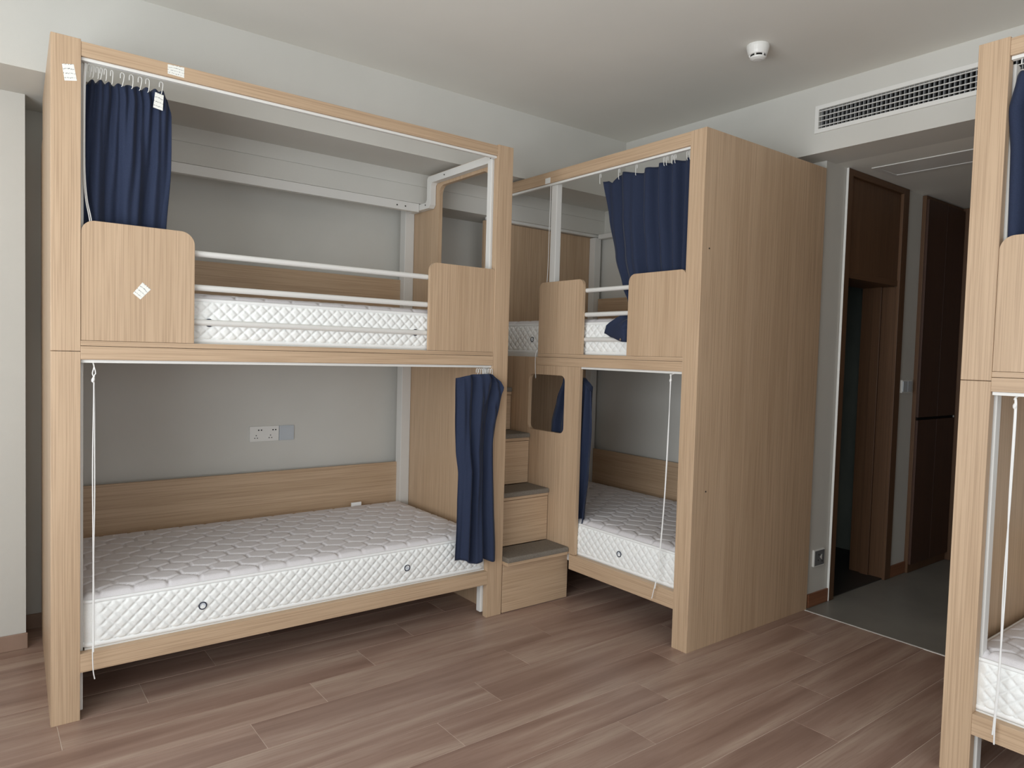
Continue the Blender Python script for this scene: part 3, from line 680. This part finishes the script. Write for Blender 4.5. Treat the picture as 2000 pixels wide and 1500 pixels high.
c = curtain('navy curtain of the middle upper bunk, its tail pushed out between the white bars', (BX+.07, -.5, 1.49), cB1)
for y in (-.168, -.310, -.435, -.620, -.640, -.672, -.690, -.765, -.782): hook(c, (BX+.040, y, 2.428), (0, 1, 0), h=.040 if y < -.5 else .052, w=.005, lean=random.uniform(-.003, .003))
bm = bmesh.new(); addtube(bm, [(BX-.010, -.408, 1.511), (BX-.004, -.408, 1.511)], .007, 12); obj('grommet', bm, CHROME, c, smooth=True)
# middle lower curtain bunched behind the wide side panel
def cB2(s, t):
    l = interp([(0, .120), (.15, .190), (.3, .232), (.5, .235), (1, .18)], t); r = interp([(0, -.072), (.05, -.138), (.3, -.148), (.6, -.142), (.85, -.112), (1, -.095)], t)
    y = l+(r-l)*s
    top = interp([(0, 1.292), (.5, 1.30), (.9, 1.293), (1, 1.262)], s); z = top+(.366-top)*t
    v = .066 + .016*sharp(4.6*s+.1+.1*t) + .006*S2(9*s+t) 
    return (BX+v, y, z)
c = curtain('navy curtain bunched behind the wooden side panel opening above the stairs', (BX+.07, .05, .37), cB2)
for y in (.075, .05, .025, 0, -.03, -.055): hook(c, (BX+.040, y, 1.345), (0, 1, 0), h=.040, w=.005)
# right upper curtain
def cD1(s, t):
    y = DY - (interp([(0, .112), (.12, .090), (.25, .098), (.6, .104), (1, .106)], t) + .34*s)
    z = 2.392 - .014*(1-s) + .010*S2(6*s)*max(0, 1-8*t) - (2.39-1.45)*t
    v = .030 + .020*sharp(4*s+.15*t+.55) + .012*t + .02*min(1, t*6)
    return (DX+max(v, .043 if t > .55 else -.02) - .012*math.exp(-((t-.12)/.1)**2), y, z)
c = curtain('navy curtain bunched at the top of the bed cut off by the right edge', (DX+.04, DY-.25, 1.45), cD1)
for k in range(7): hook(c, (DX+.026, DY-.125-.035*k, 2.438), (0, -1, 0), h=.046, w=.006, lean=random.uniform(-.004, .004))

def cord(label, paths, knot=None, r=.0021):
    p0 = Vector(paths[0][0]); c = tag(empty('pull_cord', p0), label, 'cord', 'white curtain pull cords')
    for p in paths:
        pts = []
        P = [Vector(q) for q in p]
        for i in range(len(P)-1):
            for k in range(8):
                t = k/8; a, b_, c_, d = P[max(i-1, 0)], P[i], P[i+1], P[min(i+2, len(P)-1)]
                pts.append(.5*((2*b_)+(c_-a)*t+(2*a-5*b_+4*c_-d)*t*t+(3*b_-a-3*c_+d)*t**3))
        pts.append(P[-1]); tube('strand', pts, r, CORD, c, n=7)
    if knot:
        bm = bmesh.new(); k = Vector(knot); addtube(bm, [k+Vector((0,0,.010)), k+Vector((.001,0,.006)), k, k-Vector((.001,0,.006)), k-Vector((0,0,.010))], [.002, .005, .0062, .005, .002], 10); obj('knot', bm, CORD, c, smooth=True)
    return c
y = -.012
cord('white pull cord hanging in front of the left lower bunk', [
    [(.134, .02, 1.344), (.134, y, 1.330), (.129, y, 1.305), (.133, y, 1.283), (.133, y, 1.2), (.130, y, .95), (.132, y-.004, .6), (.131, y-.006, .33), (.130, y-.010, .25), (.132, y-.012, .19), (.137, y-.012, .157)],
    [(.134, .02, 1.344), (.134, y, 1.330), (.139, y, 1.305), (.134, y, 1.283), (.136, y+.002, 1.15), (.137, y, .85), (.134, y-.003, .62), (.135, y-.006, .36), (.133, y-.010, .26)]], (.131, y-.001, 1.281))
cord('white pull cord at the inner edge of the upper left post', [
    [(.108, .03, 2.437), (.104, .022, 2.36), (.1035, .024, 2.2), (.104, .026, 2.05), (.110, .027, 1.95), (.122, .028, 1.88), (.13, .03, 1.82)],
    [(.112, .03, 2.437), (.108, .024, 2.36), (.107, .026, 2.2), (.108, .028, 2.05), (.115, .03, 1.95), (.128, .031, 1.88), (.136, .033, 1.82)]])
x = BX-.012
cord('white pull cord hanging in the middle lower bunk opening', [
    [(BX+.02, -.755, 1.345), (x, -.757, 1.335), (x, -.759, 1.31), (x, -.752, 1.0), (x, -.744, .7), (x-.004, -.728, .40), (x-.010, -.722, .32), (x-.014, -.706, .235), (x-.014, -.701, .215)],
    [(BX+.02, -.755, 1.345), (x, -.755, 1.335), (x+.001, -.755, 1.31), (x, -.756, 1.0), (x, -.747, .7), (x-.004, -.732, .40), (x-.010, -.724, .32), (x-.012, -.718, .27)]], (x, -.757, 1.312))
cord('white pull cord hanging down over the end of the middle upper mattress above the stairs', [
    [(BX+.025, .236, 2.425), (BX+.026, .240, 2.2), (BX+.026, .246, 1.86), (BX+.028, .292, 1.56), (BX+.020, .298, 1.47), (BX-.008, .292, 1.42), (BX-.010, .290, 1.34), (BX-.010, .283, 1.276)]], None, .0018)
x = DX-.012
cord('white pull cord hanging at the right edge of the picture', [
    [(DX+.02, DY-.166, 1.328), (x, DY-.167, 1.318), (x, DY-.169, 1.29), (x, DY-.168, 1.0), (x, DY-.172, .7), (x-.003, DY-.168, .4), (x-.010, DY-.165, .25), (x-.012, DY-.163, .20)],
    [(DX+.02, DY-.166, 1.328), (x, DY-.166, 1.318), (x+.001, DY-.172, 1.29), (x, DY-.171, 1.0), (x+.001, DY-.166, .7), (x-.003, DY-.171, .4), (x-.010, DY-.168, .25), (x-.012, DY-.169, .17)]], (x, DY-.168, 1.296), .0026)
